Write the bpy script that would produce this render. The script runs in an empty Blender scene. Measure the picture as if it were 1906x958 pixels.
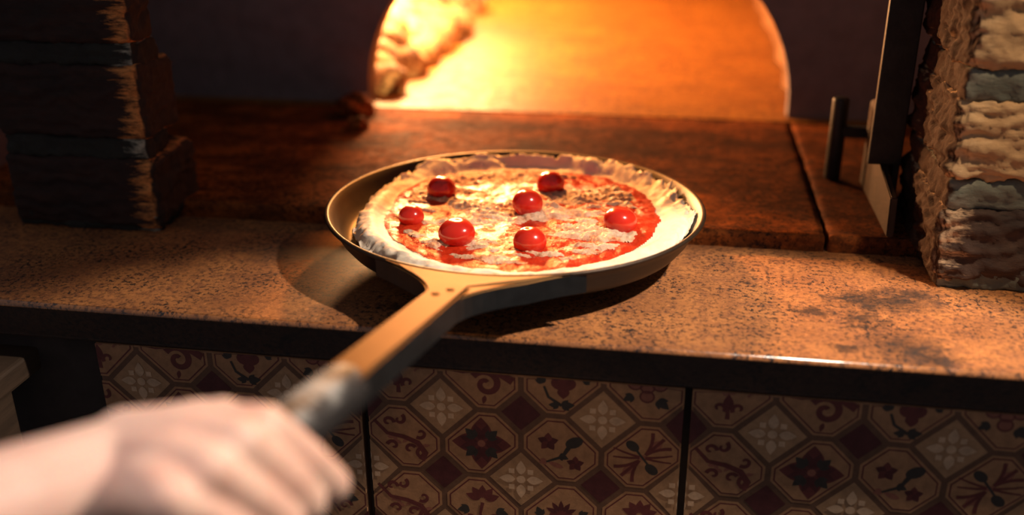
import bpy, bmesh, math, random
from mathutils import Vector, Matrix, noise as mn
from math import sin, cos, pi, sqrt, atan2, hypot, exp
C = bpy.context.scene.collection
S = bpy.context.scene
random.seed(7)

# ------------------------------------------------------------------ camera
FPX, PIT, YAW, ROL, CAMH = 1860.8, 0.40072, 0.16769, -0.00611, 0.335
fwd = Vector((-sin(YAW)*cos(PIT), cos(YAW)*cos(PIT), -sin(PIT)))
r0 = Vector((cos(YAW), sin(YAW), 0)); u0 = r0.cross(fwd)
rgt = cos(ROL)*r0 + sin(ROL)*u0; up = -sin(ROL)*r0 + cos(ROL)*u0
cd = bpy.data.cameras.new('camera'); cam = bpy.data.objects.new('camera', cd); C.objects.link(cam)
m = Matrix((rgt, up, -fwd)).transposed().to_4x4(); m.translation = Vector((0, 0, CAMH)); cam.matrix_world = m
cd.sensor_width = 36; cd.lens = 36*FPX/1906; cd.clip_start = .02
cd.dof.use_dof = True; cd.dof.focus_distance = .80; cd.dof.aperture_fstop = 2.1
S.camera = cam

# ------------------------------------------------------------------ view, world, lamps
S.view_settings.view_transform = 'Standard'; S.view_settings.look = 'None'
S.view_settings.exposure = 0; S.view_settings.gamma = 1
S.cycles.use_denoising = True
S.cycles.max_bounces = 8
W = bpy.data.worlds.new('world'); S.world = W; W.use_nodes = True
W.node_tree.nodes['Background'].inputs[0].default_value = (.93, .84, .88, 1)
W.node_tree.nodes['Background'].inputs[1].default_value = .125

def lamp(name, kind, loc, power, col, aim=None, size=.03, cone=None, blend=.1):
    d = bpy.data.lights.new(name, kind); d.energy = power; d.color = col
    o = bpy.data.objects.new(name, d); C.objects.link(o); o.location = loc
    if kind in ('POINT', 'SPOT'): d.shadow_soft_size = size
    if kind == 'SPOT': d.spot_size = cone; d.spot_blend = blend
    if kind == 'AREA': d.size = size
    if aim is not None:
        o.rotation_euler = (Vector(aim)-Vector(loc)).to_track_quat('-Z', 'Y').to_euler()
    return o
FIRE = (1, .49, .19)
lamp('fire_light', 'POINT', (-.45, 1.98, .27), 46, FIRE, size=.07)
lamp('ember_light', 'POINT', (-.44, 1.50, .19), 40, FIRE, size=.04)
lamp('counter_spot', 'SPOT', (.36, .57, .62), 36, (1, .83, .68), aim=(.055, .43, 0), size=.012, cone=math.radians(67), blend=.22)
lamp('oven_mouth_lamp', 'SPOT', (-.24, 1.165, .27), 17, (1, .37, .08), aim=(-.10, .79, .03), size=.025, cone=math.radians(56), blend=.5)
lamp('cool_fill', 'AREA', (.9, -.9, 1.0), .12, (.62, .86, 1), aim=(0, .7, .05), size=.7)  # weak cool fill added behind the camera for bluish tints
lamp('pillar_spot', 'SPOT', (.42, .50, .75), 14, (1, .72, .44), aim=(.32, .77, .20), size=.02, cone=math.radians(24), blend=.5)
lamp('hand_spot', 'SPOT', (-.32, .10, .90), 14.5, (1, .87, .86), aim=(-.255, .29, .06), size=.05, cone=math.radians(21), blend=.6)
lamp('tile_spot', 'SPOT', (-.05, -.25, .25), 3.0, (1, .62, .34), aim=(-.09, .64, -.165), size=.02, cone=math.radians(17), blend=.25)  # spot added to brighten the middle tile

# ------------------------------------------------------------------ node helpers
class N:
    def __init__(s, name):
        s.m = bpy.data.materials.new(name); s.m.use_nodes = True
        s.t = s.m.node_tree; s.b = s.t.nodes['Principled BSDF']
        s.co = s.t.nodes.new('ShaderNodeTexCoord').outputs['Object']
    def node(s, kind, **kw):
        n = s.t.nodes.new('ShaderNode'+kind)
        for k, v in kw.items(): setattr(n, k, v)
        return n
    def lk(s, a, b):
        if isinstance(a, (int, float)): b.default_value = a
        elif isinstance(a, tuple): b.default_value = a if len(b.default_value) == len(a) else (*a, 1)
        else: s.t.links.new(a, b)
    def noise(s, scale, detail=4, rough=.55, dist=0, vec=None, stretch=None):
        v = vec or s.co
        if stretch:
            mp = s.node('Mapping'); s.lk(v, mp.inputs[0]); mp.inputs['Scale'].default_value = stretch; v = mp.outputs[0]
        n = s.node('TexNoise'); s.lk(v, n.inputs['Vector'])
        n.inputs['Scale'].default_value = scale; n.inputs['Detail'].default_value = detail
        n.inputs['Roughness'].default_value = rough; n.inputs['Distortion'].default_value = dist
        return n.outputs['Fac']
    def ramp(s, fac, stops, interp='LINEAR'):
        r = s.node('ValToRGB'); s.lk(fac, r.inputs[0]); cr = r.color_ramp; cr.interpolation = interp
        while len(cr.elements) < len(stops): cr.elements.new(.5)
        for e, (p, c) in zip(cr.elements, stops):
            e.position = p; e.color = (c, c, c, 1) if isinstance(c, (int, float)) else (*c, 1)
        return r.outputs[0]
    def mix(s, fac, a, b, mode='MIX'):
        n = s.node('MixRGB', blend_type=mode); s.lk(fac, n.inputs[0]); s.lk(a, n.inputs[1]); s.lk(b, n.inputs[2]); return n.outputs[0]
    def math(s, op, a, b=0, clamp=False):
        n = s.node('Math', operation=op, use_clamp=clamp); s.lk(a, n.inputs[0]); s.lk(b, n.inputs[1]); return n.outputs[0]
    def spot(s, p, rad, soft, wob=None, stretch=(1, 1, 1)):
        """soft-edged blotch round a point of the object"""
        mp = s.node('Mapping'); s.lk(s.co, mp.inputs[0]); mp.inputs['Scale'].default_value = stretch
        v = s.node('VectorMath', operation='DISTANCE'); s.lk(mp.outputs[0], v.inputs[0])
        v.inputs[1].default_value = tuple(a*b for a, b in zip(p, stretch))
        d = v.outputs['Value']
        if wob is not None: d = s.math('ADD', d, wob)
        r = s.node('MapRange'); s.lk(d, r.inputs[0]); r.inputs[1].default_value = rad+soft; r.inputs[2].default_value = rad-soft
        return r.outputs[0]
    def bump(s, h, strength=.4, dist=.002):
        b = s.node('Bump'); b.inputs['Strength'].default_value = strength; b.inputs['Distance'].default_value = dist
        s.lk(h, b.inputs['Height']); s.t.links.new(b.outputs[0], s.b.inputs['Normal'])
    def set(s, **kw):
        names = dict(color='Base Color', rough='Roughness', metal='Metallic', spec='Specular IOR Level', sss='Subsurface Weight',
                     coat='Coat Weight', coat_rough='Coat Roughness', emit='Emission Color', estr='Emission Strength')
        for k, v in kw.items(): s.lk(v, s.b.inputs[names[k]])
        return s.m

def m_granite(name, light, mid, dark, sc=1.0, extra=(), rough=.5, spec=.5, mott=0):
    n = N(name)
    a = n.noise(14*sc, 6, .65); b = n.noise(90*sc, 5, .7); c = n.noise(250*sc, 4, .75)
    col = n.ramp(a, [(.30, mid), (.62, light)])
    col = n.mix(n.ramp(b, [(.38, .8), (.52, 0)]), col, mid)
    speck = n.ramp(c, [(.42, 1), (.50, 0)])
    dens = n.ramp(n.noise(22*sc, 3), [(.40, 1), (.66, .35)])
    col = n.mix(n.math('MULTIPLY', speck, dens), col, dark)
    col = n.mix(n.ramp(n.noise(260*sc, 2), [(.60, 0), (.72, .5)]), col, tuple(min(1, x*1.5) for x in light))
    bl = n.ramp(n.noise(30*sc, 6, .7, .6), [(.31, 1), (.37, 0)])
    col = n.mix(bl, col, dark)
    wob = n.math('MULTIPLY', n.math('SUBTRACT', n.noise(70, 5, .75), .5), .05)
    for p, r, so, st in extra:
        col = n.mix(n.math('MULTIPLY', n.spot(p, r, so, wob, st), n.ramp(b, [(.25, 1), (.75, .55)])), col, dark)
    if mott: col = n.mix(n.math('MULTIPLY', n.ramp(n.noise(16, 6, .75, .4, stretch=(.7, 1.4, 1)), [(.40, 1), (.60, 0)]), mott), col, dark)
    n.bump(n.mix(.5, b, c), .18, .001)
    return n.set(color=col, rough=n.ramp(b, [(.3, rough+.12), (.7, rough-.1)]), spec=spec)

def m_simple(name, col, rough=.5, metal=0, var=.25, sc=40, bump=.15, spec=.5, stretch=None):
    n = N(name); f = n.noise(sc, 5, .65, stretch=stretch)
    dk = tuple(x*(1-var) for x in col); lt = tuple(min(1, x*(1+var)) for x in col)
    n.bump(n.noise(sc*5, 4, .7, stretch=stretch), bump, .001)
    return n.set(color=n.ramp(f, [(.3, dk), (.7, lt)]), rough=rough, metal=metal, spec=spec)

# ------------------------------------------------------------------ mesh helpers
def link(name, me, mats=(), parent=None, smooth=True):
    o = bpy.data.objects.new(name, me); C.objects.link(o)
    for mt in (mats if isinstance(mats, (list, tuple)) else [mats]): me.materials.append(mt)
    if smooth: me.polygons.foreach_set('use_smooth', [True]*len(me.polygons))
    if parent is not None: o.parent = parent
    return o
def from_bm(name, bm, mats, parent=None, smooth=True, normals=True):
    if normals: bmesh.ops.recalc_face_normals(bm, faces=bm.faces)
    me = bpy.data.meshes.new(name); bm.to_mesh(me); bm.free(); return link(name, me, mats, parent, smooth)
def from_py(name, v, f, mats, parent=None, smooth=True, idx=None):
    me = bpy.data.meshes.new(name); me.from_pydata(v, [], f)
    if idx: me.polygons.foreach_set('material_index', idx)
    me.update(); return link(name, me, mats, parent, smooth)
def tag(o, label, cat, group=None, kind=None):
    o['label'] = label; o['category'] = cat
    if group: o['group'] = group
    if kind: o['kind'] = kind
    return o
def struct(o): o['kind'] = 'structure'; return o
def empty(name, loc=(0, 0, 0)):
    o = bpy.data.objects.new(name, None); C.objects.link(o); o.location = loc; o.empty_display_size = .02; return o
def fbm(p, sc, oct=4): return mn.fractal(Vector(p)*sc, .6, 2.1, oct)

def rough_box(lo, hi, res, rad, disp):
    """box with rounded edges whose every point is pushed along its normal by disp(p, n)"""
    lo, hi = Vector(lo), Vector(hi); n = [max(1, round((hi[k]-lo[k])/res)) for k in range(3)]
    vs, fs, key = [], [], {}
    def vert(i, j, k):
        q = (i, j, k)
        if q not in key:
            p = Vector([lo[a]+(hi[a]-lo[a])*q[a]/n[a] for a in range(3)])
            c = Vector([min(max(p[a], lo[a]+rad), hi[a]-rad) for a in range(3)])
            d = p-c; nn = d.normalized() if d.length > 1e-9 else Vector((0, 0, 0))
            p = c+nn*rad; p = p+nn*disp(p, nn)
            key[q] = len(vs); vs.append(p)
        return key[q]
    for a in range(3):
        b, c = (a+1) % 3, (a+2) % 3
        for side in (0, n[a]):
            for i in range(n[b]):
                for j in range(n[c]):
                    q = []
                    for di, dj in ((0, 0), (1, 0), (1, 1), (0, 1)):
                        t = [0, 0, 0]; t[a] = side; t[b] = i+di; t[c] = j+dj; q.append(vert(*t))
                    fs.append(q if side else q[::-1])
    return vs, fs
def merge(parts):
    V, F = [], []
    for v, f in parts:
        o = len(V); V += list(v); F += [[i+o for i in q] for q in f]
    return V, F
def box_bm(bm, lo, hi, bev=0, seg=2):
    r = bmesh.ops.create_cube(bm, size=1); vs = r['verts']
    for v in vs: v.co = Vector([lo[k]+(hi[k]-lo[k])*(v.co[k]+.5) for k in range(3)])
    if bev:
        es = list({e for v in vs for e in v.link_edges})
        bmesh.ops.bevel(bm, geom=es, offset=bev, segments=seg, affect='EDGES', profile=.6)
def lathe(prof, seg, sx=1, sy=1):
    V, F = [], []
    for r, z in prof:
        for k in range(seg):
            a = 2*pi*k/seg; V.append((r*cos(a)*sx, r*sin(a)*sy, z))
    for i in range(len(prof)-1):
        for k in range(seg):
            F.append((i*seg+k, i*seg+(k+1) % seg, (i+1)*seg+(k+1) % seg, (i+1)*seg+k))
    F.append(list(range(seg))[::-1]); F.append([(len(prof)-1)*seg+k for k in range(seg)])
    return V, F
def tube(bm, p, q, r, seg=20, bev=0):
    p, q = Vector(p), Vector(q); d = q-p
    mt = Matrix.Translation((p+q)/2) @ d.to_track_quat('Z', 'Y').to_matrix().to_4x4()
    g = bmesh.ops.create_cone(bm, cap_ends=True, segments=seg, radius1=r, radius2=r, depth=d.length, matrix=mt)
    if bev:
        es = [e for e in {e for v in g['verts'] for e in v.link_edges} if len(e.link_faces) == 2 and any(len(f.verts) > 4 for f in e.link_faces)]
        bmesh.ops.bevel(bm, geom=es, offset=bev, segments=3, affect='EDGES', profile=.5)

# ------------------------------------------------------------------ materials
BLK = (.018, .016, .016)
M = {}
M['counter'] = m_granite('polished_brown_granite', (.48, .195, .064), (.23, .088, .036), BLK, 1.0,
    extra=[((.150, .705, 0), .012, .006, (1, 1, 1)), ((.165, .735, 0), .020, .010, (.6, 1.2, 1)), ((.188, .752, 0), .014, .008, (.6, 1.4, 1)),
           ((.112, .712, 0), .007, .004, (.6, 1.2, 1)), ((.137, .690, 0), .006, .004, (.7, 1.3, 1)), ((.170, .660, 0), .022, .016, (1, 1, 1)),
           ((.186, .645, 0), .012, .008, (1, 1, 1)), ((.125, .655, 0), .006, .003, (.6, 1.3, 1)), ((.142, .74, 0), .006, .003, (.6, 1.3, 1)),
           ((-.30, .765, 0), .030, .020, (.5, 1.3, 1)), ((-.20, .668, 0), .010, .006, (.6, 1.3, 1))], rough=.48)
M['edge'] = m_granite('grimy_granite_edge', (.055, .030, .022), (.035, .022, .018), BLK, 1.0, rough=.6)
M['lip'] = m_granite('worn_polished_granite_lip', (.48, .195, .064), (.23, .088, .036), BLK, 1.0, rough=.20)
M['lip'].node_tree.nodes['Principled BSDF'].inputs['Specular IOR Level'].default_value = 1
M['hearth'] = m_granite('sooty_hearth_stone', (.50, .135, .026), (.20, .056, .016), (.028, .014, .010), .8, rough=.8, spec=.02, mott=.75,
    extra=[((.02, 1.12, 0), .10, .10, (.55, 1.3, 1)), ((-.10, 1.09, 0), .05, .06, (.6, 1.3, 1)), ((.08, .95, 0), .09, .10, (.6, 1, 1)), ((-.25, 1.13, 0), .03, .03, (.6, 1.5, 1)), ((.25, .95, 0), .09, .08, (1, .6, 1))])
M['oven_floor'] = m_granite('oven_floor_stone', (.35, .150, .026), (.25, .098, .018), (.09, .034, .012), .55, rough=.55, spec=.12, mott=.35)
M['soot'] = m_simple('sooty_plaster', (.21, .175, .185), .95, var=.15, spec=.1)
M['chamber'] = m_simple('oven_chamber_firebrick', (.20, .10, .045), .85, var=.35, sc=18, bump=.5, spec=.2)
M['iron'] = m_simple('black_iron', (.022, .019, .018), .45, .5, .4, 60, .3)
M['rust'] = m_simple('rusted_iron_plate', (.04, .023, .015), .5, .5, .4, 70, .4)
M['room_floor'] = m_simple('room_floor_stone', (.07, .055, .05), .7)
M['base_wall'] = m_simple('dark_grout_wall', (.035, .026, .023), .9)
M['steel'] = m_simple('black_pan_steel', (.045, .028, .017), .45, .6, .2, 60, .05)
M['dark_steel'] = m_simple('darker_black_steel', (.012, .013, .014), .42, 0, .3, 60, .06, .3)  # darker steel for the outer pan wall and the handle sides
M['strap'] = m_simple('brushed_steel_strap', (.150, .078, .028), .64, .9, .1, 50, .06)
M['grip'] = m_simple('ash_dusted_black_grip', (.020, .019, .019), .6, 0, .3, 60, .5)
M['wood'] = m_simple('dim_wood', (.05, .03, .018), .6, 0, .3, 20, .2, stretch=(1, 1, 8))

# ------------------------------------------------------------------ room shell
bm = bmesh.new(); box_bm(bm, (-2, -1.5, -.95), (2, 3, -.90)); struct(from_bm('floor', bm, M['room_floor'], smooth=False))
bm = bmesh.new(); box_bm(bm, (-1.3, .655, -.90), (1.3, .74, -.0375)); struct(from_bm('wall_front', bm, M['base_wall'], smooth=False))

AX, AR, AH, AZ = -.130, .263, .225, .03           # arch centre, half width, rise, spring height
def arch_pts(n=40, ex=0, zb=.015):
    P = [(AX+AR+ex, zb)]
    for k in range(n+1):
        a = pi*k/n; P.append((AX+(AR+ex)*cos(a), AZ+(AH+ex)*sin(a)))
    P.append((AX-AR-ex, zb)); return P
def arch_wall():
    inn = arch_pts(); n = len(inn); V, F = [], []
    X0, X1, Z1, zb = -1.1, .9, 1.1, .0
    out = []
    for (x, z) in inn:                              # project each arch point onto the wall's outer rectangle
        if z <= .0151: out.append((X1 if x > AX else X0, zb)); continue
        dx, dz = x-AX, z-.0; t = 1e9
        if dx > 1e-6: t = min(t, (X1-AX)/dx)
        if dx < -1e-6: t = min(t, (X0-AX)/dx)
        if dz > 1e-6: t = min(t, Z1/dz)
        out.append((AX+dx*t, dz*t))
    for y in (1.222, 1.252):
        V += [(x, y+.003*fbm((x, y, z), 30), z) for x, z in inn]; V += [(x, y, z) for x, z in out]
    for i in range(n-1):
        F.append((i, i+1, n+i+1, n+i)); b = 2*n
        F.append((b+n+i, b+n+i+1, b+i+1, b+i))
        F.append((i+1, i, b+i, b+i+1))
    return V, F
V, F = arch_wall(); struct(from_py('wall_back', V, F, M['soot'], smooth=False))
bm = bmesh.new(); box_bm(bm, (-.76, .845, 0), (-.70, 1.222, 1.1)); struct(from_bm('wall_left', bm, M['soot'], smooth=False))
bm = bmesh.new(); box_bm(bm, (.42, .94, 0), (.46, 1.222, 1.1)); struct(from_bm('wall_right', bm, M['soot'], smooth=False))
# domed chamber behind the arch
def chamber():
    V, F = [], []; n = 36; ys = [1.252+.06*k for k in range(24)]
    for y in ys:
        for k in range(n+1):
            a = pi*k/n; x, z = -.31+.455*cos(a), .02+.46*max(0, sin(a))**.8
            d = .012*fbm((x, y, z), 14)
            V.append((x-d*cos(a), y, z-d*sin(a)))
    for i in range(len(ys)-1):
        for k in range(n):
            q = i*(n+1)+k; F.append((q, q+n+1, q+n+2, q+1))
    c = len(V); V.append((-.31, ys[-1], .02)); b = (len(ys)-1)*(n+1)
    for k in range(n): F.append((b+k, b+k+1, c))
    return V, F
V, F = chamber(); struct(from_py('ceiling', V, F, M['chamber']))
bm = bmesh.new(); box_bm(bm, (-.80, 1.205, -.03), (.30, 2.75, .0155), .001)
tag(from_bm('oven_floor_slab', bm, M['oven_floor'], smooth=False), 'fire-lit stone floor slab inside the arched oven', 'oven floor')

def stone_slab(name, lo, hi, mat, label):
    def d(p, n): return .0016*fbm(p, 60, 4)-.0005 if n.z < .99 else .0006*fbm(p, 40, 3)
    V, F = rough_box(lo, hi, .006, .002, d); o = from_py(name, V, F, mat); tag(o, label, 'hearth stone'); return o
stone_slab('hearth_slab', (-.78, .832, -.01), (.1335, 1.2045, .0150), M['hearth'], 'wide scorched stone slab in front of the oven arch, under the back of the pan')
stone_slab('hearth_slab', (.1355, .832, -.01), (.40, 1.2045, .0148), M['hearth'], 'narrow scorched stone slab right of the joint, below the iron door frame')

# granite counter with an eased front edge
bm = bmesh.new(); box_bm(bm, (-1.15, .632, -.037), (1.0, .842, 0))
es = [e for e in bm.edges if all(abs(v.co.y-.632) < 1e-5 for v in e.verts) and abs(e.verts[0].co.z-e.verts[1].co.z) < 1e-6]
bmesh.ops.bevel(bm, geom=es, offset=.0038, segments=5, affect='EDGES', profile=.5)
for v in bm.verts:
    if v.co.y < .7 and v.co.z < -.01: v.co.y += .011
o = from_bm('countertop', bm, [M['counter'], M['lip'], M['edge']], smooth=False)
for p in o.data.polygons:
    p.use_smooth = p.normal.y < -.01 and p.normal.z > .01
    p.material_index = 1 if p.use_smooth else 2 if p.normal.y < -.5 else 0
tag(o, 'brown speckled granite countertop ledge across the front of the oven', 'countertop')

# ------------------------------------------------------------------ patterned wall tiles
TC = dict(line=(.14, .070, .040), beige=(.36, .185, .090), cream=(.38, .215, .110), red=(.13, .032, .028), dark=(.045, .036, .030), mar=(.085, .022, .022), pale=(.56, .37, .23), wash=(.27, .10, .065))
tnames = list(TC); TM = [m_simple('tile_glaze_'+k, c, .42, 0, .22, 120, .12) for k, c in TC.items()]
P2 = .031; ZT = .0022
def ngon(cx, cy, rx, ry, n=16, rot=0): return [(cx+rx*cos(a)*cos(rot)-ry*sin(a)*sin(rot), cy+rx*cos(a)*sin(rot)+ry*sin(a)*cos(rot)) for a in [2*pi*k/n for k in range(n)]]
def petal(cx, cy, ang, r0, r1, w, n=8):
    pts = []
    for k in range(n+1): t = k/n; pts.append((r0+(r1-r0)*t, w*sin(pi*t**.8)))
    pts += [(x, -y) for x, y in pts[-2:0:-1]]
    return [(cx+x*cos(ang)-y*sin(ang), cy+x*sin(ang)+y*cos(ang)) for x, y in pts]
def stroke(pts, w0, w1):
    """ribbon quads along a polyline"""
    Q = []; n = len(pts)
    L = []
    for i, (x, y) in enumerate(pts):
        a, b = pts[max(0, i-1)], pts[min(n-1, i+1)]; dx, dy = b[0]-a[0], b[1]-a[1]; l = hypot(dx, dy) or 1
        w = w0+(w1-w0)*i/(n-1); L.append(((x-dy/l*w, y+dx/l*w), (x+dy/l*w, y-dx/l*w)))
    for i in range(n-1): Q.append([L[i][0], L[i][1], L[i+1][1], L[i+1][0]])
    return Q
def spiral(cx, cy, r, a0, turns, n=22, shrink=.15):
    return [(cx+r*(1-(1-shrink)*t)*cos(a0+turns*2*pi*t), cy+r*(1-(1-shrink)*t)*sin(a0+turns*2*pi*t)) for t in [k/n for k in range(n+1)]]
def motif(kind, cx, cy, out):
    s = .001
    def grow(pts): return [(cx+(x-cx)*1.12, cz_(z)) for x, z in pts]
    def cz_(z): return cy+(z-cy)*1.12
    def poly(c, pts): out.append((c, 3, grow(pts)))
    def line(c, pts, a, b):
        pts = grow(pts); a, b = a*1.45, b*1.45
        for q in stroke(pts, a, b): out.append((c, 4, q))
    def leafy(x, y, ang, r, c='dark'):
        poly(c, petal(x, y, ang, 0, r, r*.30))
        for da in (.7, -.7): poly(c, petal(x, y, ang+da, 0, r*.72, r*.2))
    if kind == 0:      # fleur-de-lis with curls
        poly('red', petal(cx-.002, cy-.012, pi/2, 0, .013, .0035))
        line('red', spiral(cx-.008, cy-.010, .0045, -.6, .75), .0011, .0006); line('red', spiral(cx+.005, cy-.010, .0045, pi+.6, -.75), .0011, .0006)
        line('red', [(cx-.002, cy-.018), (cx-.002, cy-.010)], .0012, .0008)
        for k in range(7): line('wash', spiral(cx-.012+.0042*k, cy+.004+.003*sin(k*2), .0028, k, .8, 10), .0006, .0004)
        leafy(cx+.010, cy+.006, .4, .007, 'wash')
    elif kind == 1:    # large acanthus scroll
        line('red', spiral(cx+.004, cy-.006, .0105, 2.6, -1.25, 30, .18), .0020, .0012)
        line('red', [(cx-.020, cy+.006), (cx-.012, cy+.002), (cx-.006, cy+.004), (cx+.002, cy+.006), (cx+.012, cy+.003), (cx+.022, cy-.003)], .0006, .0019)
        poly('red', petal(cx+.012, cy+.002, -.25, 0, .012, .0028)); poly('red', petal(cx+.003, cy-.016, -pi/2-.2, -.001, .006, .0016))
        poly('red', petal(cx-.010, cy+.012, 2.2, 0, .010, .003)); leafy(cx-.012, cy+.012, 1.5, .007, 'red')
    elif kind == 2:    # bud between dark leaves
        poly('red', ngon(cx+.001, cy-.001, .0085, .0058)); poly('red', petal(cx+.001, cy-.004, -pi/2, 0, .009, .0042))
        for k in range(5): poly('mar', petal(cx+.001, cy, .5+k*.55, .003, .012, .0018))
        leafy(cx-.013, cy-.002, 2.0, .008); leafy(cx+.014, cy+.001, .5, .007); leafy(cx, cy-.018, .1, .009); leafy(cx-.002, cy-.018, pi, .007)
        line('dark', [(cx-.012, cy-.004), (cx-.009, cy-.012), (cx, cy-.018)], .0006, .0009)
    elif kind == 3:    # three round blossoms
        for k, (dx, dy) in enumerate(((-.007, .003), (.001, .001), (.009, .003), (.001, -.006), (.001, .009))):
            poly('wash', ngon(cx+dx, cy+dy, .0048, .0044)); line('red', ngon(cx+dx, cy+dy, .0046, .0042, 14)+[(cx+dx+.0046, cy+dy)], .0004, .0004)
        leafy(cx-.008, cy-.006, 3.7, .008); leafy(cx+.008, cy-.008, -.7, .010)
    elif kind == 4:    # arabesque, diagonal
        line('red', [(cx-.021, cy+.012), (cx-.012, cy+.002), (cx, cy), (cx+.010, cy-.004), (cx+.015, cy-.012), (cx+.012, cy-.018)], .0009, .0020)
        for x, y, a, t in ((-.011, .011, 0, .8), (-.003, .014, 1, -.8), (.013, -.013, 2, .9), (-.008, -.008, 3, -.8), (.004, -.010, .5, .7), (.012, .004, 4, .8)):
            line('red', spiral(cx+x, cy+y, .0045, a, t), .0011, .0006)
        for k in range(6): poly('wash', petal(cx-.012+.005*k, cy-.004+.003*cos(k*2), k*1.3, 0, .006, .0014))
    elif kind == 5:    # big dark leaf blossom
        for k in range(4):
            a = k*pi/2; poly('red', petal(cx, cy, a, 0, .021, .0075))
            for da in (.28, -.28): poly('mar', petal(cx, cy, a+da, .003, .016, .0032))
        for k in range(4):
            a = pi/4+k*pi/2; leafy(cx+.006*cos(a), cy+.006*sin(a), a, .010)
        poly('wash', ngon(cx, cy, .0028, .0028, 10))
    elif kind == 6:    # poppies
        for x, y, r in ((-.009, .006, .0065), (.010, -.010, .0055)):
            for k in range(5): poly('red' if k % 2 else 'mar', petal(cx+x, cy+y, k*1.256+.3, 0, r*1.15, r*.42))
        poly('dark', ngon(cx+.009, cy+.007, .0065, .0042, 14, .5)); line('dark', [(cx+.006, cy+.004), (cx+.001, cy-.005), (cx-.010, cy-.010)], .0013, .0005)
        leafy(cx-.001, cy-.004, -.4, .007); leafy(cx-.010, cy-.009, 3.6, .006, 'wash'); poly('wash', petal(cx+.002, cy-.014, 2.8, 0, .012, .002))
    elif kind == 7:    # crossed lilies with two dark buds
        for a in (.85, 3.99):
            for da in (-.42, 0, .42):
                line('red', [(cx+r*cos(a+da*r/.021), cy+r*sin(a+da*r/.021)) for r in (.003, .008, .013, .017, .021)], .0007, .0010)
            poly('wash', petal(cx, cy, a, .008, .020, .0035))
        for a in (.05, 2.95, 3.3, -.25): line('red', [(cx+r*cos(a), cy+r*sin(a)+.12*r*r/.02) for r in (.002, .008, .014, .020)], .0007, .0004)
        for a, r in ((2.25, .011), (-.95, .011)): poly('dark', ngon(cx+r*cos(a), cy+r*sin(a), .0052, .0036, 14, a+.2))
        line('dark', [(cx-.006, cy+.008), (cx+.006, cy-.008)], .0006, .0006); poly('wash', ngon(cx, cy, .003, .0022, 10))
    else:              # generic spray for the row cut by the frame
        for k in range(5): poly('red', petal(cx, cy+.006, pi/2+(k-2)*.6, .002, .013, .003))
        leafy(cx-.010, cy-.002, 3.4, .009); leafy(cx+.010, cy-.002, -.3, .009); line('red', [(cx, cy+.004), (cx-.002, cy-.006), (cx+.004, cy-.016)], .001, .0006)
        line('red', spiral(cx+.008, cy-.010, .005, 0, .9), .001, .0005); line('red', spiral(cx-.009, cy-.012, .0045, 2, -.9), .001, .0005)
def tile_mesh(x0=.00275):
    """one large tile; local x from its left edge, z down from row 1; face towards -y"""
    V, F, I = [], [], []; w = .24525-x0
    def add(c, layer, pts):
        # clip to the tile outline
        q = [(min(max(x, x0), x0+w), min(max(z, -.36), ZT)) for x, z in pts]
        o = len(V); V.extend([(x, -.00018*layer, z) for x, z in q]); F.append(list(range(o, o+len(q)))); I.append(tnames.index(c))
    # body
    o = len(V); b = [(x0, -.36), (x0+w, -.36), (x0+w, ZT), (x0, ZT)]; e = .0012
    V += [(x+(e if k in (0, 3) else -e), 0, z+(e if k < 2 else -e)) for k, (x, z) in enumerate(b)]; V += [(x, e, z) for x, z in b]; V += [(x, .012, z) for x, z in b]
    F.append([o, o+1, o+2, o+3]); I.append(0)
    for l in (0, 4):
        for k in range(4): F.append([o+l+k, o+l+4+k, o+l+4+(k+1) % 4, o+l+(k+1) % 4]); I.append(1 if l == 0 else 0)
    F.append([o+11, o+10, o+9, o+8]); I.append(0)
    K = {0: .0275, 1: .0185}
    def par(i, j): return 1 if (i+j) % 2 == 0 else 0         # 1 = small dark diamond, 0 = large cream one
    out = []
    for j in range(6):
        for i in range(4):
            cx, cz = P2+2*P2*i, -.060*j
            for d, c, lay in ((.0022, 'beige', 1), (.0042, 'red', 2), (.0053, 'beige', 2.6)):
                p = P2-d; pz = .030-d; pts = []
                for sx, sz, ci, cj in ((-1, -1, i, j+1), (1, -1, i+1, j+1), (1, 1, i+1, j), (-1, 1, i, j)):
                    k = max(K[par(ci, cj+1)]-.586*d, .002)
                    a, b_ = (cx+sx*(p-k), cz+sz*pz), (cx+sx*p, cz+sz*(pz-k))
                    pts += [b_, a] if sx*sz > 0 else [a, b_]
                add(c, lay, pts[::-1] if False else pts)
            motif(j*4+i if j < 2 else (8 if (i+j) % 2 else (4, 6, 2, 5)[i]), cx, cz, out)
    for j in range(7):
        for i in range(5):
            cx, cz = 2*P2*i, .030-.060*j
            if par(i, j+1):
                r = .0152; add('mar', 1, [(cx-r, cz), (cx, cz-r), (cx+r, cz), (cx, cz+r)])
            else:
                r = .0248; add('cream', 1, [(cx-r, cz), (cx, cz-r), (cx+r, cz), (cx, cz+r)])
                for k in range(4):
                    out.append(('pale', 3, petal(cx, cz, k*pi/2, .0045, .0175, .0038)))
                    a = pi/4+k*pi/2; out.append(('pale', 3, ngon(cx+.0105*cos(a), cz+.0105*sin(a), .0032, .0032, 4, pi/4+.0)))
                    line = stroke([(cx+.004*cos(a), cz+.004*sin(a)), (cx+.0125*cos(a+.0), cz+.0125*sin(a))], .0003, .0003)
                out.append(('pale', 3, ngon(cx, cz, .0036, .0036, 12)))
    for n_, (c, lay, pts) in enumerate(out):
        xs = [p[0] for p in pts]
        if max(xs) < x0 or min(xs) > x0+w: continue
        add(c, lay+.004*(n_ % 97), pts)
    return V, F, I
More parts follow.
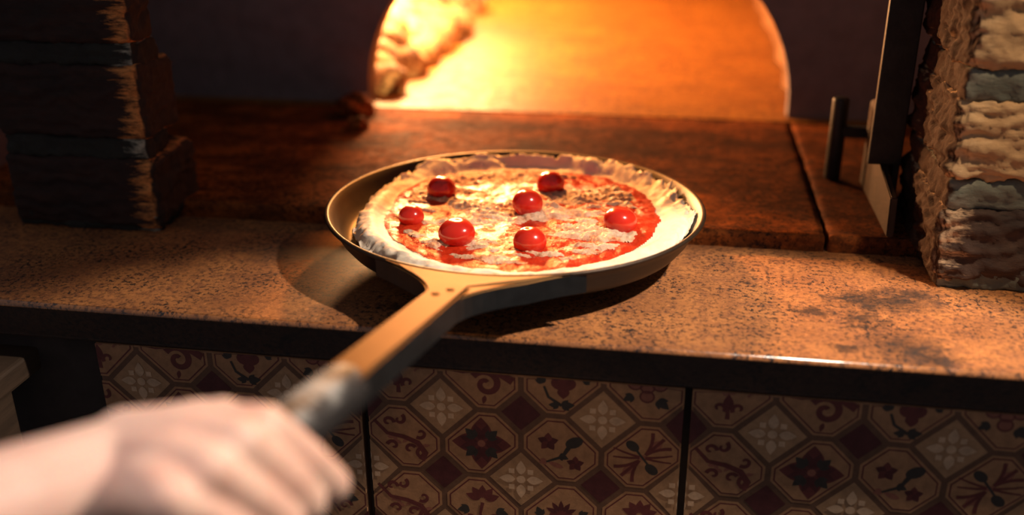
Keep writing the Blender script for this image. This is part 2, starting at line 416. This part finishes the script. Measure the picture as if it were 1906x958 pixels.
# every printed polygon faces the room
def face_front(V, F):
    G = []
    for f in F:
        a = 0
        for i in range(len(f)):
            p, q = V[f[i]], V[f[(i+1) % len(f)]]; a += p[0]*q[2]-q[0]*p[2]
        ys = {round(V[k][1], 6) for k in f}
        G.append(f[::-1] if (a < 0 and len(ys) == 1 and V[f[0]][1] <= 0) else f)
    return G
def make_tile(x0=.00275):
    V, F, I = tile_mesh(x0); return from_py('ceramic_tile', V, face_front(V, F), TM, smooth=False, idx=I)
t0 = make_tile()
TL = ['large patterned ceramic tile between the two dark joints, right below the pan', 'large patterned ceramic tile right of the right-hand dark joint', 'large patterned ceramic tile in the dark, behind the hand']
for k, x in enumerate((-.227, .021, -.475)):
    o = t0 if k == 0 else make_tile(.027) if k == 2 else t0.copy()        # the tile at the dark end is cut narrower
    if k == 1: C.objects.link(o)
    o.location = (x, .6450, -.0400); tag(o, TL[k], 'tile', 'patterned wall tiles under the counter')
# ------------------------------------------------------------------ brick pillars
def m_brick(name, base, low, corner, edge_x, sgn, soot, side):
    """masonry whose worn corner shows raw brick while the rest carries soot; oven flank painted dim"""
    n = N(name); sep = n.node('SeparateXYZ'); n.lk(n.co, sep.inputs[0])
    d = n.math('MULTIPLY', n.math('SUBTRACT', sep.outputs[0], edge_x), sgn)          # distance in from the corner
    st = n.noise(60, 6, .72, stretch=(.35, 1, 2.4))
    wear = n.math('ADD', d, n.math('MULTIPLY', n.math('SUBTRACT', st, .5), .10))
    worn = n.math('MULTIPLY', n.ramp(n.math('MULTIPLY', wear, 10), [(.10, 1), (.22, 0)]), n.ramp(n.noise(110, 6, .75, stretch=(.5, 1, 1.6)), [(.36, .1), (.56, 1)]))
    col = n.mix(n.noise(26, 5, .7), base, low)
    col = n.mix(n.ramp(n.noise(45, 6, .75, stretch=(.4, 1, 1.6)), [(.42, 0), (.62, soot)]), col, (.022, .017, .017))
    front = n.ramp(n.math('MULTIPLY', d, 60), [(.0, 0), (.3, 1)])
    col = n.mix(n.math('MULTIPLY', worn, front), col, corner)
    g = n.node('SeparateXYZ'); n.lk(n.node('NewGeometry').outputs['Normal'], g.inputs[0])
    dim_flank = n.ramp(n.math('ADD', n.math('MULTIPLY', g.outputs[0], -sgn), n.math('MULTIPLY', n.math('SUBTRACT', st, .5), .5)), [(.45, 0), (.75, 1)])
    col = n.mix(dim_flank, col, n.mix(n.noise(80, 6, .75), tuple(c*.4 for c in side), side))   # sooty flank towards the oven, with its dimness painted into the colour
    n.bump(n.noise(140, 6, .75, stretch=(.5, 1, 1.5)), .7, .002)
    return n.set(color=col, rough=.85, spec=.25)
def ridges(amp, seed, sx=22, sz=135):
    def d(p, n):
        q = Vector((p.x*sx+seed, p.y*sx, p.z*sz))
        r = mn.noise(q+Vector((0, 0, 1.3*mn.noise(p*45))))
        return amp*(r*.8+.5*fbm(p+Vector((seed, 0, 0)), 75, 4))-amp*.4
    return d
def pillar(name, courses, mortar, brickm, mortarm, label):
    root = empty(name, courses[0][0][:2]+(0,)); inv = Matrix.Translation(root.location).inverted()
    for lo, hi, rad, amp, mi in courses:
        V, F = rough_box(lo, hi, .0021, rad, ridges(amp, lo[2]*50))
        o = from_py('brick', V, F, brickm[mi], root); o.matrix_parent_inverse = inv
    ps = []
    for lo, hi in mortar:
        ps.append(rough_box(lo, hi, .0028, .005, lambda p, n: .0035*fbm(p, 50, 5)))
    V, F = merge(ps); o = from_py('mortar', V, F, mortarm, root); o.matrix_parent_inverse = inv
    tag(root, label, 'brick pillar'); return root
MB = {}
MB['mort_l'] = m_brick('sooty_mortar', (.040, .042, .037), (.025, .025, .023), (.42, .40, .32), -.457, -1, .5, (.035, .033, .030))
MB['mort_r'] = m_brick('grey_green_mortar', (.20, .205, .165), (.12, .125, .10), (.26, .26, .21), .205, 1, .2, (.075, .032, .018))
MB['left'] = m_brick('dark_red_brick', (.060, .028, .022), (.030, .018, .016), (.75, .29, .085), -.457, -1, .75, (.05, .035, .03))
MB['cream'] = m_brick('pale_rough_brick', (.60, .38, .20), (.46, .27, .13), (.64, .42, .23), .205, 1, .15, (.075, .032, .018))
MB['low'] = m_brick('dark_brown_brick', (.10, .055, .038), (.05, .032, .026), (.60, .40, .24), .205, 1, .6, (.075, .032, .018))  # bottom course, darker brown than the courses above
cz = [(.002, .071), (.086, .155), (.170, .239), (.254, .323), (.338, .407)]
pillar('brick_pillar', [((-.605, .785, z0), (-.457, yb, z1), .009, .003, 0) for (z0, z1), yb in zip(cz, (.873, .853, .828, .825, .825))],
       [((-.602, .789, z), (-.461, .83, z+.022)) for z in (-.001, .067, .151, .235, .319)], [MB['left']], MB['mort_l'],
       'dark red brick pillar with a worn orange corner at left end of counter')
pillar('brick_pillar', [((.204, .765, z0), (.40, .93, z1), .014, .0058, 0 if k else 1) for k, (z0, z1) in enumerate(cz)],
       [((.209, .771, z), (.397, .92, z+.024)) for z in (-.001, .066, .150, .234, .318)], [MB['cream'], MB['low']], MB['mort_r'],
       'pale rough brick pillar with a dark brown bottom course at right end of counter')

# ------------------------------------------------------------------ iron door frame
root = empty('door_frame', (.19, .9, .015)); inv = Matrix.Translation(root.location).inverted()
def part(name, bm, mt, par, smooth=False):
    o = from_bm(name, bm, mt, par, smooth); o.matrix_parent_inverse = inv; return o
bm = bmesh.new(); box_bm(bm, (.172, .90, .060), (.2005, .906, .60), .0012); box_bm(bm, (.1945, .902, .015), (.2005, .945, .60), .0012)
part('upright', bm, M['iron'], root)
bm = bmesh.new()                                     # gusset plate on the hearth
pr = [(.835, .0155), (.985, .0155), (.985, .098), (.965, .104), (.90, .058), (.84, .050)]
vs = [[bm.verts.new((x, y, z)) for y, z in pr] for x in (.183, .189)]
bm.faces.new(vs[0]); bm.faces.new(vs[1][::-1])
for k in range(len(pr)): bm.faces.new((vs[0][k], vs[1][k], vs[1][(k+1) % len(pr)], vs[0][(k+1) % len(pr)]))
bmesh.ops.bevel(bm, geom=list(bm.edges), offset=.001, segments=2, affect='EDGES'); part('base_plate', bm, M['rust'], root)
bm = bmesh.new(); tube(bm, (.157, .992, .0155), (.157, .992, .098), .008, 24, .0025); part('hinge_pin', bm, M['iron'], root, True)
bm = bmesh.new(); box_bm(bm, (.155, .985, .060), (.186, .998, .070), .001); part('hinge_arm', bm, M['iron'], root)
tag(root, 'black iron oven door frame standing beside the right brick pillar', 'door frame')

# ------------------------------------------------------------------ embers and stone crumbs
M['ember'] = None
n = N('glowing_ember'); f = n.noise(38, 5, .7)
n.bump(n.noise(120, 5, .7), .8, .004)
M['ember'] = n.set(color=n.ramp(f, [(.35, (.10, .05, .03)), (.65, (.50, .26, .10))]), rough=.9, emit=(1, .40, .08, 1), estr=n.math('MULTIPLY', n.ramp(f, [(.48, 0), (.64, 1.0)]), .9))
ps = []
for k in range(150):
    y = 1.27+.75*random.random(); x = -.385-.24*random.random()**.8
    r = .016+.022*random.random(); z = .012+r*.6+max(0, (-.40-x))*.45*random.random()
    bm = bmesh.new(); bmesh.ops.create_icosphere(bm, subdivisions=2, radius=r)
    s = Vector((1+.5*random.random(), 1+.5*random.random(), .8+.4*random.random()))
    sd = Vector((k*3.1, 0, 0))
    for v in bm.verts:
        v.co = v.co*(1+.35*mn.noise(v.co/r*1.1+sd)); v.co = Vector((v.co.x*s.x, v.co.y*s.y, v.co.z*s.z))+Vector((x, y, z))
    bm.verts.index_update(); ps.append(([v.co.copy() for v in bm.verts], [[v.index for v in q.verts] for q in bm.faces])); bm.free()
V, F = merge(ps); tag(from_py('ember_bed', V, F, M['ember']), 'heaped glowing embers along left side inside the oven', 'embers', kind='stuff')
def crumb(loc, r, seed, label):
    bm = bmesh.new(); bmesh.ops.create_icosphere(bm, subdivisions=4, radius=r); sd = Vector((seed, 2, 3))
    for v in bm.verts:
        v.co = v.co*(1+.45*mn.noise(v.co/r*1.2+sd)+.2*mn.noise(v.co/r*3.1+sd)); v.co.z *= .7
    o = from_bm('stone_crumb', bm, M['hearth']); o.location = loc; tag(o, label, 'stone', 'broken stones at the foot of the arch')
crumb((-.395, 1.170, .024), .022, 1, 'larger broken stone at the left foot of the oven arch')
crumb((-.372, 1.105, .020), .012, 5, 'small broken stone just in front of the larger one by the arch')

# ------------------------------------------------------------------ pan
PC = Vector((-.131, .788, 0)); SX = 1.05
pan = empty('pizza_pan', (PC.x, PC.y, .019)); inv = Matrix.Translation(pan.location).inverted()
prof = [(.0001, .0190), (.122, .0190), (.1285, .0196), (.1335, .0215), (.1375, .0255), (.1425, .0345), (.1470, .0425), (.1490, .0455), (.1503, .0462), (.1512, .0455), (.1508, .0443),
        (.1496, .0440)]
outer = [(.0001, .0180), (.122, .0180), (.130, .0188), (.1362, .0215), (.1415, .0285), (.1462, .0375), (.1500, .0430), (.1520, .0442), (.1526, .0455), (.1518, .0468), (.1502, .0472), (.1486, .0462),
         (.1448, .0400), (.1400, .0312), (.1360, .0252), (.1310, .0228), (.122, .0222), (.0001, .0222)]
V, F = lathe(outer, 128, SX, 1); o = from_py('pan_body', [(x+PC.x, y+PC.y, z) for x, y, z in V], F, [M['steel'], M['dark_steel']], pan); o.matrix_parent_inverse = inv
for p in o.data.polygons: p.material_index = 1 if (p.normal.x*(p.center.x-PC.x)+p.normal.y*(p.center.y-PC.y) > .02 and p.center.z < .0435) or p.normal.z < -.5 else 0
# handle: flared root plate hugging the rim, then a deep strap
dr = Vector((-.1328, -.9911, 0)).normalized(); pr_ = Vector((-dr.y, dr.x, 0))          # along the handle, and to its right
A0 = Vector((-.1442, .6003, 0))
def zt(t): return .13*max(0, t+.034)                                              # the handle rises towards the hand
def tof(p): return (Vector((p.x, p.y, 0))-A0).dot(dr)
def hp(t, s, z=0): q = A0+dr*t+pr_*s; return Vector((q.x, q.y, z+zt(t)))
def rimp(deg): a = math.radians(deg); return Vector((PC.x+.1512*SX*cos(a), PC.y+.1512*sin(a), 0))
def prism(outline, z1, z0, bev):
    bm = bmesh.new(); top = [bm.verts.new((p.x, p.y, z1(p))) for p in outline]; bot = [bm.verts.new((p.x, p.y, z0(p))) for p in outline]
    bm.faces.new(top); bm.faces.new(bot[::-1]); n_ = len(outline)
    for k in range(n_): bm.faces.new((top[k], bot[k], bot[(k+1) % n_], top[(k+1) % n_]))
    bmesh.ops.recalc_face_normals(bm, faces=bm.faces)
    tops = [e for e in bm.edges if e.verts[0] in top and e.verts[1] in top]
    bmesh.ops.bevel(bm, geom=tops, offset=bev, segments=3, affect='EDGES'); return bm
def bez(a, b, c, n=9): return [a*(1-t)**2+b*2*t*(1-t)+c*t*t for t in [k/n for k in range(n+1)]]
hw = .0122
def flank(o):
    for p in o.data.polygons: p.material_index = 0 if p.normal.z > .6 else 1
L0, R0 = rimp(238), rimp(298)
left = bez(L0, hp(-.020, -.019), hp(.016, -hw)); right = bez(hp(.020, hw), hp(-.016, .016), R0)
rim = [rimp(298-(298-238)*k/14) for k in range(1, 14)]
ol = left+right+rim
bm = prism(ol, lambda p: .0466+zt(tof(p)), lambda p: .0300+zt(tof(p)), .0015); o = from_bm('handle_root', bm, [M['strap'], M['dark_steel']], pan, False); flank(o); o.matrix_parent_inverse = inv
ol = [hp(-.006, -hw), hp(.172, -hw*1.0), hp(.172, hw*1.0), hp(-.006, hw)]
bm = prism(ol, lambda p: .0489+zt(tof(p)), lambda p: .0305+zt(tof(p)), .0016); ho = from_bm('handle', bm, [M['strap'], M['dark_steel']], pan, False); flank(ho); ho.matrix_parent_inverse = inv
for t, s in ((.008, .003), (.020, -.003)):
    bm = bmesh.new(); bmesh.ops.create_uvsphere(bm, u_segments=20, v_segments=10, radius=.0030)
    for v in bm.verts: v.co = Vector((v.co.x, v.co.y, v.co.z*.45))+hp(t, s, .0488)
    o = from_bm('rivet', bm, M['strap'], ho)
n = N('ash_dusted_grip'); sep = n.node('SeparateXYZ'); n.lk(n.node('NewGeometry').outputs['Normal'], sep.inputs[0])
dust = n.math('MULTIPLY', n.ramp(n.noise(55, 5, .7), [(.44, 0), (.62, .8)]), n.ramp(sep.outputs[2], [(.35, 0), (.85, 1)]))
n.bump(n.noise(120, 4), .5, .002); M['grip'] = n.set(color=n.mix(dust, (.016, .015, .015), (.36, .36, .34)), rough=.6)
V, F = [], []; ts = [.154, .157, .165, .18, .20, .23, .26, .29, .305, .31]; rr = [.010, .0130, .0142, .0147, .0150, .0152, .0155, .0150, .012, .004]
for t, r in zip(ts, rr):
    for k in range(28):
        a = 2*pi*k/28; w = r*(1+.06*mn.noise(Vector((t*120, cos(a)*2, sin(a)*2)))); V.append(hp(t, w*cos(a), .0405+w*.95*sin(a)))
for i in range(len(ts)-1):
    for k in range(28): F.append((i*28+k, i*28+(k+1) % 28, (i+1)*28+(k+1) % 28, (i+1)*28+k))
F.append(list(range(28))[::-1]); F.append([(len(ts)-1)*28+k for k in range(28)])
bm = bmesh.new(); vv = [bm.verts.new(v) for v in V]
for f in F: bm.faces.new([vv[i] for i in f])
o = from_bm('grip', bm, M['grip'], ho); o['label'] = 'dark grip with grey ash dust'
tag(pan, 'round black steel pizza pan with a long riveted strap handle, held over the counter', 'pan')

# ------------------------------------------------------------------ pizza
ZC = Vector((-.1245, .7900, .0226)); PX = 1.02; PY = 1.03
def pan_in(x, y):
    r = hypot((x-PC.x)/SX, y-PC.y)
    for (r0, z0), (r1, z1) in zip(PANIN[:-1], PANIN[1:]):
        if r <= r1: return z0+(z1-z0)*(r-r0)/(r1-r0)
    return .0474
PANIN = [(0, .0222), (.122, .0222), (.1310, .0228), (.1360, .0252), (.1400, .0312), (.1448, .0400), (.1486, .0462), (.1502, .0474), (.1530, .0474)]
def place(x, y, z):
    X, Y = x*PX+ZC.x, y*PY+ZC.y; r = hypot(x, y)
    lift = max(0, pan_in(X, Y)+.0006-ZC.z)
    return (X, Y, ZC.z+z+lift*(1-.45*min(1, z/.02)))
def rimR(a):
    q = Vector((cos(a)*1.3, sin(a)*1.3, 4)); j = .003*mn.noise(q*1.3)+.0018*mn.noise(q*4)
    j += .008*exp(-((a%(2*pi)-2.55)/.5)**2)
    rb = max(0, cos(a-.55))**3                                      # crumbly side, right and back
    j += rb*.002*mn.noise(q*9)
    return .1395+j
def dough_z(r, a):
    R = rimR(a); t = (R-r)
    q = Vector((cos(a), sin(a), 0)); back = max(0, sin(a))
    hgt = .0172+.002*mn.noise(q*2.3+Vector((0, 0, 9)))+back*(.0055*mn.noise(q*4.6+Vector((3, 0, 2)))-.006)
    w = .0245+.003*mn.noise(q*2.0)-back*.011
    base = .0105+.0012*fbm((r*cos(a), r*sin(a), 0), 35, 3)
    if t < 0: return 0
    u = t/w
    rimh = hgt*min(1, sqrt(max(0, 1-(1-min(1, u*1.9))**2))) if u < .53 else hgt
    k = min(1, max(0, (u-.55)/.45)); k = k*k*(3-2*k)
    return rimh*(1-k)+base*k
def dough_mesh():
    V, F = [], []; na = 420; prof = []
    for k in range(na):
        a = 2*pi*k/na; R = rimR(a); rb = max(0, cos(a-.55))**2
        row = []
        under = [(R-.030, 0), (R-.008, .0002), (R-.002, .0028), (R-.0001, .006)]
        for r, z in under: row.append((r, z))
        for t in (.0006, .0016, .003, .0048, .007, .0092, .0115, .0138, .016, .0185, .021, .0235, .026, .030, .036, .045, .06, .08, .10, .12): row.append((max(R-t, .0), max(dough_z(R-t, a), .0075)))
        for r, z in row:
            p = Vector((r*cos(a), r*sin(a), z)); t = R-r
            edge = exp(-(t/.012)**2)
            n1 = fbm(p+Vector((0, 0, z*2)), 55, 4)*(1-.7*rb)+rb*.9*fbm(p+Vector((2, 0, z)), 130, 3)
            amp = (.0024-.0014*max(0, sin(a))+.0022*rb)*edge+.0006
            rad = p.xy.normalized()
            p2 = p+Vector((rad.x*amp*n1*.8, rad.y*amp*n1*.8, amp*fbm(p+Vector((5, 1, z)), 80, 4) if z > .001 else 0))
            # a few torn pockets low on the front lip
            if z > .001 and t < .006:
                h = mn.noise(Vector((a*9, z*160, 3)))
                if h > .25: p2 -= Vector((rad.x, rad.y, 0))*min(.005, (h-.25)*.02)
            V.append(place(*p2))
    m_ = len(row)
    for k in range(na):
        for i in range(m_-1): F.append((k*m_+i, ((k+1) % na)*m_+i, ((k+1) % na)*m_+i+1, k*m_+i+1))
    F.append([k*m_+m_-1 for k in range(na)]); F.append([k*m_ for k in range(na)][::-1])
    return V, F
pizza = empty('pizza', ZC); pinv = Matrix.Translation(ZC).inverted()
n = N('raw_dough'); f = n.noise(40, 5, .6); n.bump(n.noise(160, 5, .7), .25, .0015)
M['dough'] = n.set(color=n.ramp(f, [(.3, (.78, .62, .46)), (.6, (.84, .73, .58))]), rough=.62, sss=.15, spec=.35)
n.b.inputs['Subsurface Radius'].default_value = (.004, .002, .001)
V, F = dough_mesh(); o = from_py('crust', V, F, M['dough'], pizza); o.matrix_parent_inverse = pinv
n = N('tomato_sauce'); f = n.noise(60, 5, .7); n.bump(n.noise(340, 4, .7), .6, .0016)
M['sauce'] = n.set(color=n.ramp(f, [(.3, (.36, .016, .005)), (.65, (.58, .036, .008))]), rough=n.ramp(f, [(.3, .18), (.7, .34)]), spec=.4)
n = N('grated_cheese'); f = n.noise(75, 5, .7); n.bump(n.noise(330, 5, .75), .8, .0025)
M['cheese'] = n.set(color=n.ramp(f, [(.32, (.56, .14, .05)), (.48, (.72, .42, .25)), (.68, (.78, .58, .42))]), rough=n.ramp(n.noise(130, 3), [(.4, .32), (.6, .62)]), spec=.45, sss=.08)
n.b.inputs['Subsurface Radius'].default_value = (.003, .0015, .001)
def sauceR(a): q = Vector((cos(a), sin(a), 7)); return rimR(a)-.0262+.0125*max(0, sin(a))+.003*mn.noise(q*1.8)+.0015*mn.noise(q*6)
def sauce_h(x, y):
    a = atan2(y, x); r = hypot(x, y); p = Vector((x, y, 0)); e = sauceR(a)-r
    if e < -.0005: return None
    k = min(1, max(0, e)/.006)
    return dough_z(r, a)+.0012*k+k*(.0010*fbm(p, 90, 4)+.0008*fbm(p, 35, 2))+.0004
def cheese_h(x, y):
    a = atan2(y, x); r = hypot(x, y); p = Vector((x*.62+y*.2, y*1.45, 0)); e = sauceR(a)-r
    f = .62*mn.noise(p*21+Vector((4.3, 1.7, .4)))+.45*mn.noise(p*48+Vector((1, 8, 2)))+.30*mn.noise(p*110)
    f += .10-1.2*max(0, .014-e)/.014
    return f
def topping(name, hf, mt, step=.0014):
    n_ = int(.145/step); idx, V, F = {}, [], []
    H = {}
    for i in range(-n_, n_+1):
        for j in range(-n_, n_+1):
            h = hf(i*step, j*step)
            if h is not None: H[i, j] = h
    for i in range(-n_, n_):
        for j in range(-n_, n_):
            q = [(i, j), (i+1, j), (i+1, j+1), (i, j+1)]
            if all(c in H for c in q):
                for c in q:
                    if c not in idx:
                        idx[c] = len(V); V.append(place(c[0]*step, c[1]*step, H[c]))
                F.append([idx[c] for c in q])
    o = from_py(name, V, F, mt, pizza); o.matrix_parent_inverse = pinv; return o
topping('sauce', sauce_h, M['sauce'])
def cheese_surf(x, y):
    s = sauce_h(x, y)
    if s is None: return None
    f = cheese_h(x, y)
    if f < -.01: return None
    p = Vector((x, y, 0))
    return s-.0008+min(.0032, max(0, f+.01)*.0085)+(.0019*mn.noise(p*240)+.0013*mn.noise(p*480))*min(1, (f+.01)*5)
o = topping('cheese', cheese_surf, M['cheese'], .0011); o['kind'] = 'stuff'; o['label'] = 'pale grated cheese strewn over the sauce'
tag(pizza, 'raw tomato and cheese pizza with pale dough rim lying on the black pan', 'pizza')

# ------------------------------------------------------------------ cherry tomatoes
n = N('cherry_tomato_skin'); f = n.noise(30, 2)
M['tomato'] = n.set(color=n.ramp(f, [(.3, (.50, .014, .008)), (.7, (.60, .030, .010))]), rough=.20, spec=.55, sss=.12, coat=.3)
n.b.inputs['Subsurface Radius'].default_value = (.006, .001, .001)
def tomato(x, y, rx, rz, label, seed, dz=0, tilt=0):
    bm = bmesh.new(); bmesh.ops.create_uvsphere(bm, u_segments=40, v_segments=24, radius=1)
    for v in bm.verts:
        d = 1.06+.02*mn.noise(v.co*1.3+Vector((seed, 0, 0)))
        r = hypot(v.co.x, v.co.y); dim = .10*exp(-(r/.22)**2)
        v.co = Vector((v.co.x*rx*d, v.co.y*rx*.95*d, v.co.z*rz*(d-dim)))
    o = from_bm('cherry_tomato', bm, M['tomato'])
    u, w = (x-ZC.x)/PX, (y-ZC.y)/PY; h = cheese_surf(u, w) or sauce_h(u, w) or .014
    o.location = (x, y, ZC.z+h+rz*.48+dz); o.rotation_euler = (tilt, .3*sin(seed), seed); tag(o, label, 'tomato', 'cherry tomatoes on the pizza'); return o

# ------------------------------------------------------------------ person: hand and forearm
def hull_capsule(bm, p, q, r1, r2):
    pts = []
    for c, r in ((p, r1), (q, r2)):
        t = bmesh.new(); bmesh.ops.create_icosphere(t, subdivisions=3, radius=r)
        pts += [v.co+c for v in t.verts]; t.free()
    t = bmesh.new(); vs = [t.verts.new(v) for v in pts]; g = bmesh.ops.convex_hull(t, input=vs)
    bmesh.ops.delete(t, geom=[e for e in g['geom_interior'] if isinstance(e, bmesh.types.BMVert)], context='VERTS')
    me = bpy.data.meshes.new('tmp'); t.to_mesh(me); t.free(); bm.from_mesh(me); bpy.data.meshes.remove(me)
def V3(x, y, z): return Vector((x, y, z))
def person():
    bm = bmesh.new()
    def chain(pts):
        for (p, r1), (q, r2) in zip(pts[:-1], pts[1:]): hull_capsule(bm, Vector(p), Vector(q), r1, r2)
    GP = [.0, .0195, .039, .0570]                      # finger offsets along the grip
    T_MCP, T_PIP = .255, .230
    S_PIP, Z_PIP = [.0265, .0240, .0250, .0220], [.022, .022, .022, .024]
    S_MCP, Z_MCP = [.0100, .0110, .0090, .0030], [.0610, .0635, .0605, .0560]
    RM = [.0112, .0116, .0110, .0100]; RF = [.0092, .0094, .0088, .0078]
    wr = hp(.276, -.043, .044); T0 = .245
    side = (-.65*dr-.76*pr_).normalized()              # towards the thumb, across the wrist
    wrist = [wr+side*d+V3(0, 0, z) for d, z in ((.012, .004), (.004, .006), (-.006, .005), (-.014, 0))]
    mcps = []
    for k in range(4):
        t = T_MCP+GP[k]; u = T_PIP+GP[k]
        mcp = hp(t, S_MCP[k], Z_MCP[k]); pip = hp(u, S_PIP[k], Z_PIP[k]); dip = hp(u+.002, .0125, .0120); tip = hp(u, -.006, .0150)
        mcps.append(mcp)
        chain([(wrist[k], .0155), (wrist[k].lerp(mcp, .55)+V3(0, 0, .001), .0142), (mcp, RM[k])])
        chain([(mcp, RM[k]), (mcp.lerp(pip, .5)+pr_*.003, RF[k]*1.04), (pip, RF[k]), (dip, RF[k]*.9), (tip, RF[k]*.82)])
    # palm under the metacarpals, heel of the hand, web
    hull_capsule(bm, wr+V3(0, 0, -.004), hp(T0+.03, -.012, .056), .0185, .0135)
    hull_capsule(bm, wr-side*.010, hp(T0+.055, -.008, .050), .0175, .0135)
    hull_capsule(bm, wr-side*.014+V3(0, 0, -.006), hp(.310, .004, .052), .0165, .0115)
    hull_capsule(bm, wr-side*.012+V3(0, 0, -.002), hp(.296, -.018, .048), .0185, .0160)
    # thumb on the far side of the grip
    cmc = hp(.254, -.050, .043); tm = hp(.237, -.034, .045); ti = hp(.219, -.024, .028); tt = hp(.211, -.008, .0165)
    chain([(wr+side*.008, .0175), (cmc, .0160), (tm, .0140), (ti, .0110), (tt, .0092)])
    hull_capsule(bm, cmc, hp(.245, -.018, .054), .0150, .0120)
    hull_capsule(bm, tm, mcps[0], .0130, .0108)
    # forearm, oval in section, running out of the picture towards the elbow
    el = wr+(.65*dr*.76/.65-.76*pr_*.65/.76)*.36+V3(0, 0, -.02)
    for d, rw, re in ((.008, .0185, .031), (-.008, .0185, .031), (0, .0205, .034)):
        mid = wr.lerp(el, .35)+side*d*1.4+V3(0, 0, .002)
        hull_capsule(bm, wr+side*d, mid, rw, rw*1.22); hull_capsule(bm, mid, el+side*d*2, rw*1.22, re)
    me = bpy.data.meshes.new('tmp'); bm.to_mesh(me); bm.free()
    o = bpy.data.objects.new('tmp', me); C.objects.link(o)
    md = o.modifiers.new('r', 'REMESH'); md.mode = 'VOXEL'; md.voxel_size = .0015
    sm = o.modifiers.new('s', 'SMOOTH'); sm.factor = .5; sm.iterations = 8
    me2 = bpy.data.meshes.new_from_object(o.evaluated_get(bpy.context.evaluated_depsgraph_get()))
    bpy.data.objects.remove(o); bpy.data.meshes.remove(me)
    n = N('skin'); f = n.noise(28, 3, .5)
    n.bump(n.noise(420, 3), .12, .0006)
    n.b.inputs['Subsurface Radius'].default_value = (.008, .003, .0015)
    mt = n.set(color=n.ramp(f, [(.35, (.70, .40, .31)), (.65, (.78, .54, .43))]), rough=.48, sss=.25, spec=.4)
    me2.name = 'person'; p = link('person', me2, mt)
    tag(p, 'bare forearm and fist of a person gripping the end of the pan handle', 'person')
person()

for a in [(-.2053, .8346, .0127, .0112, 'cherry tomato farthest left in the back pair, above the smallest one', 1),
          (-.2150, .7636, .0108, .0092, 'smallest cherry tomato, farthest left on the pizza near its crust', 2),
          (-.1675, .7256, .0142, .0112, 'plump cherry tomato at the front left with a dark speck', 3),
          (-.1214, .7993, .0129, .0112, 'cherry tomato nearest the middle of the pizza', 4),
          (-.1098, .8628, .0128, .0112, 'cherry tomato farthest back on the pizza, toward the oven', 5),
          (-.1081, .7229, .0126, .0110, 'cherry tomato at the front, closest to the camera-side crust', 6),
          (-.0404, .7757, .0137, .0108, 'rightmost cherry tomato, lying by the right side of the crust', 7)]:
    tomato(*a)

# ------------------------------------------------------------------ wooden thing at the far left
root = empty('wooden_shelf', (-.545, .60, -.90)); inv = Matrix.Translation(root.location).inverted()
bm = bmesh.new(); box_bm(bm, (-.72, .585, -.072), (-.508, .66, -.052), .003); o = from_bm('board', bm, M['wood'], root, False); o.matrix_parent_inverse = inv
bm = bmesh.new(); box_bm(bm, (-.545, .60, -.90), (-.520, .63, -.0725), .002); o = from_bm('post', bm, M['wood'], root, False); o.matrix_parent_inverse = inv
tag(root, 'dim wooden board on a post at far left edge below the counter', 'shelf')
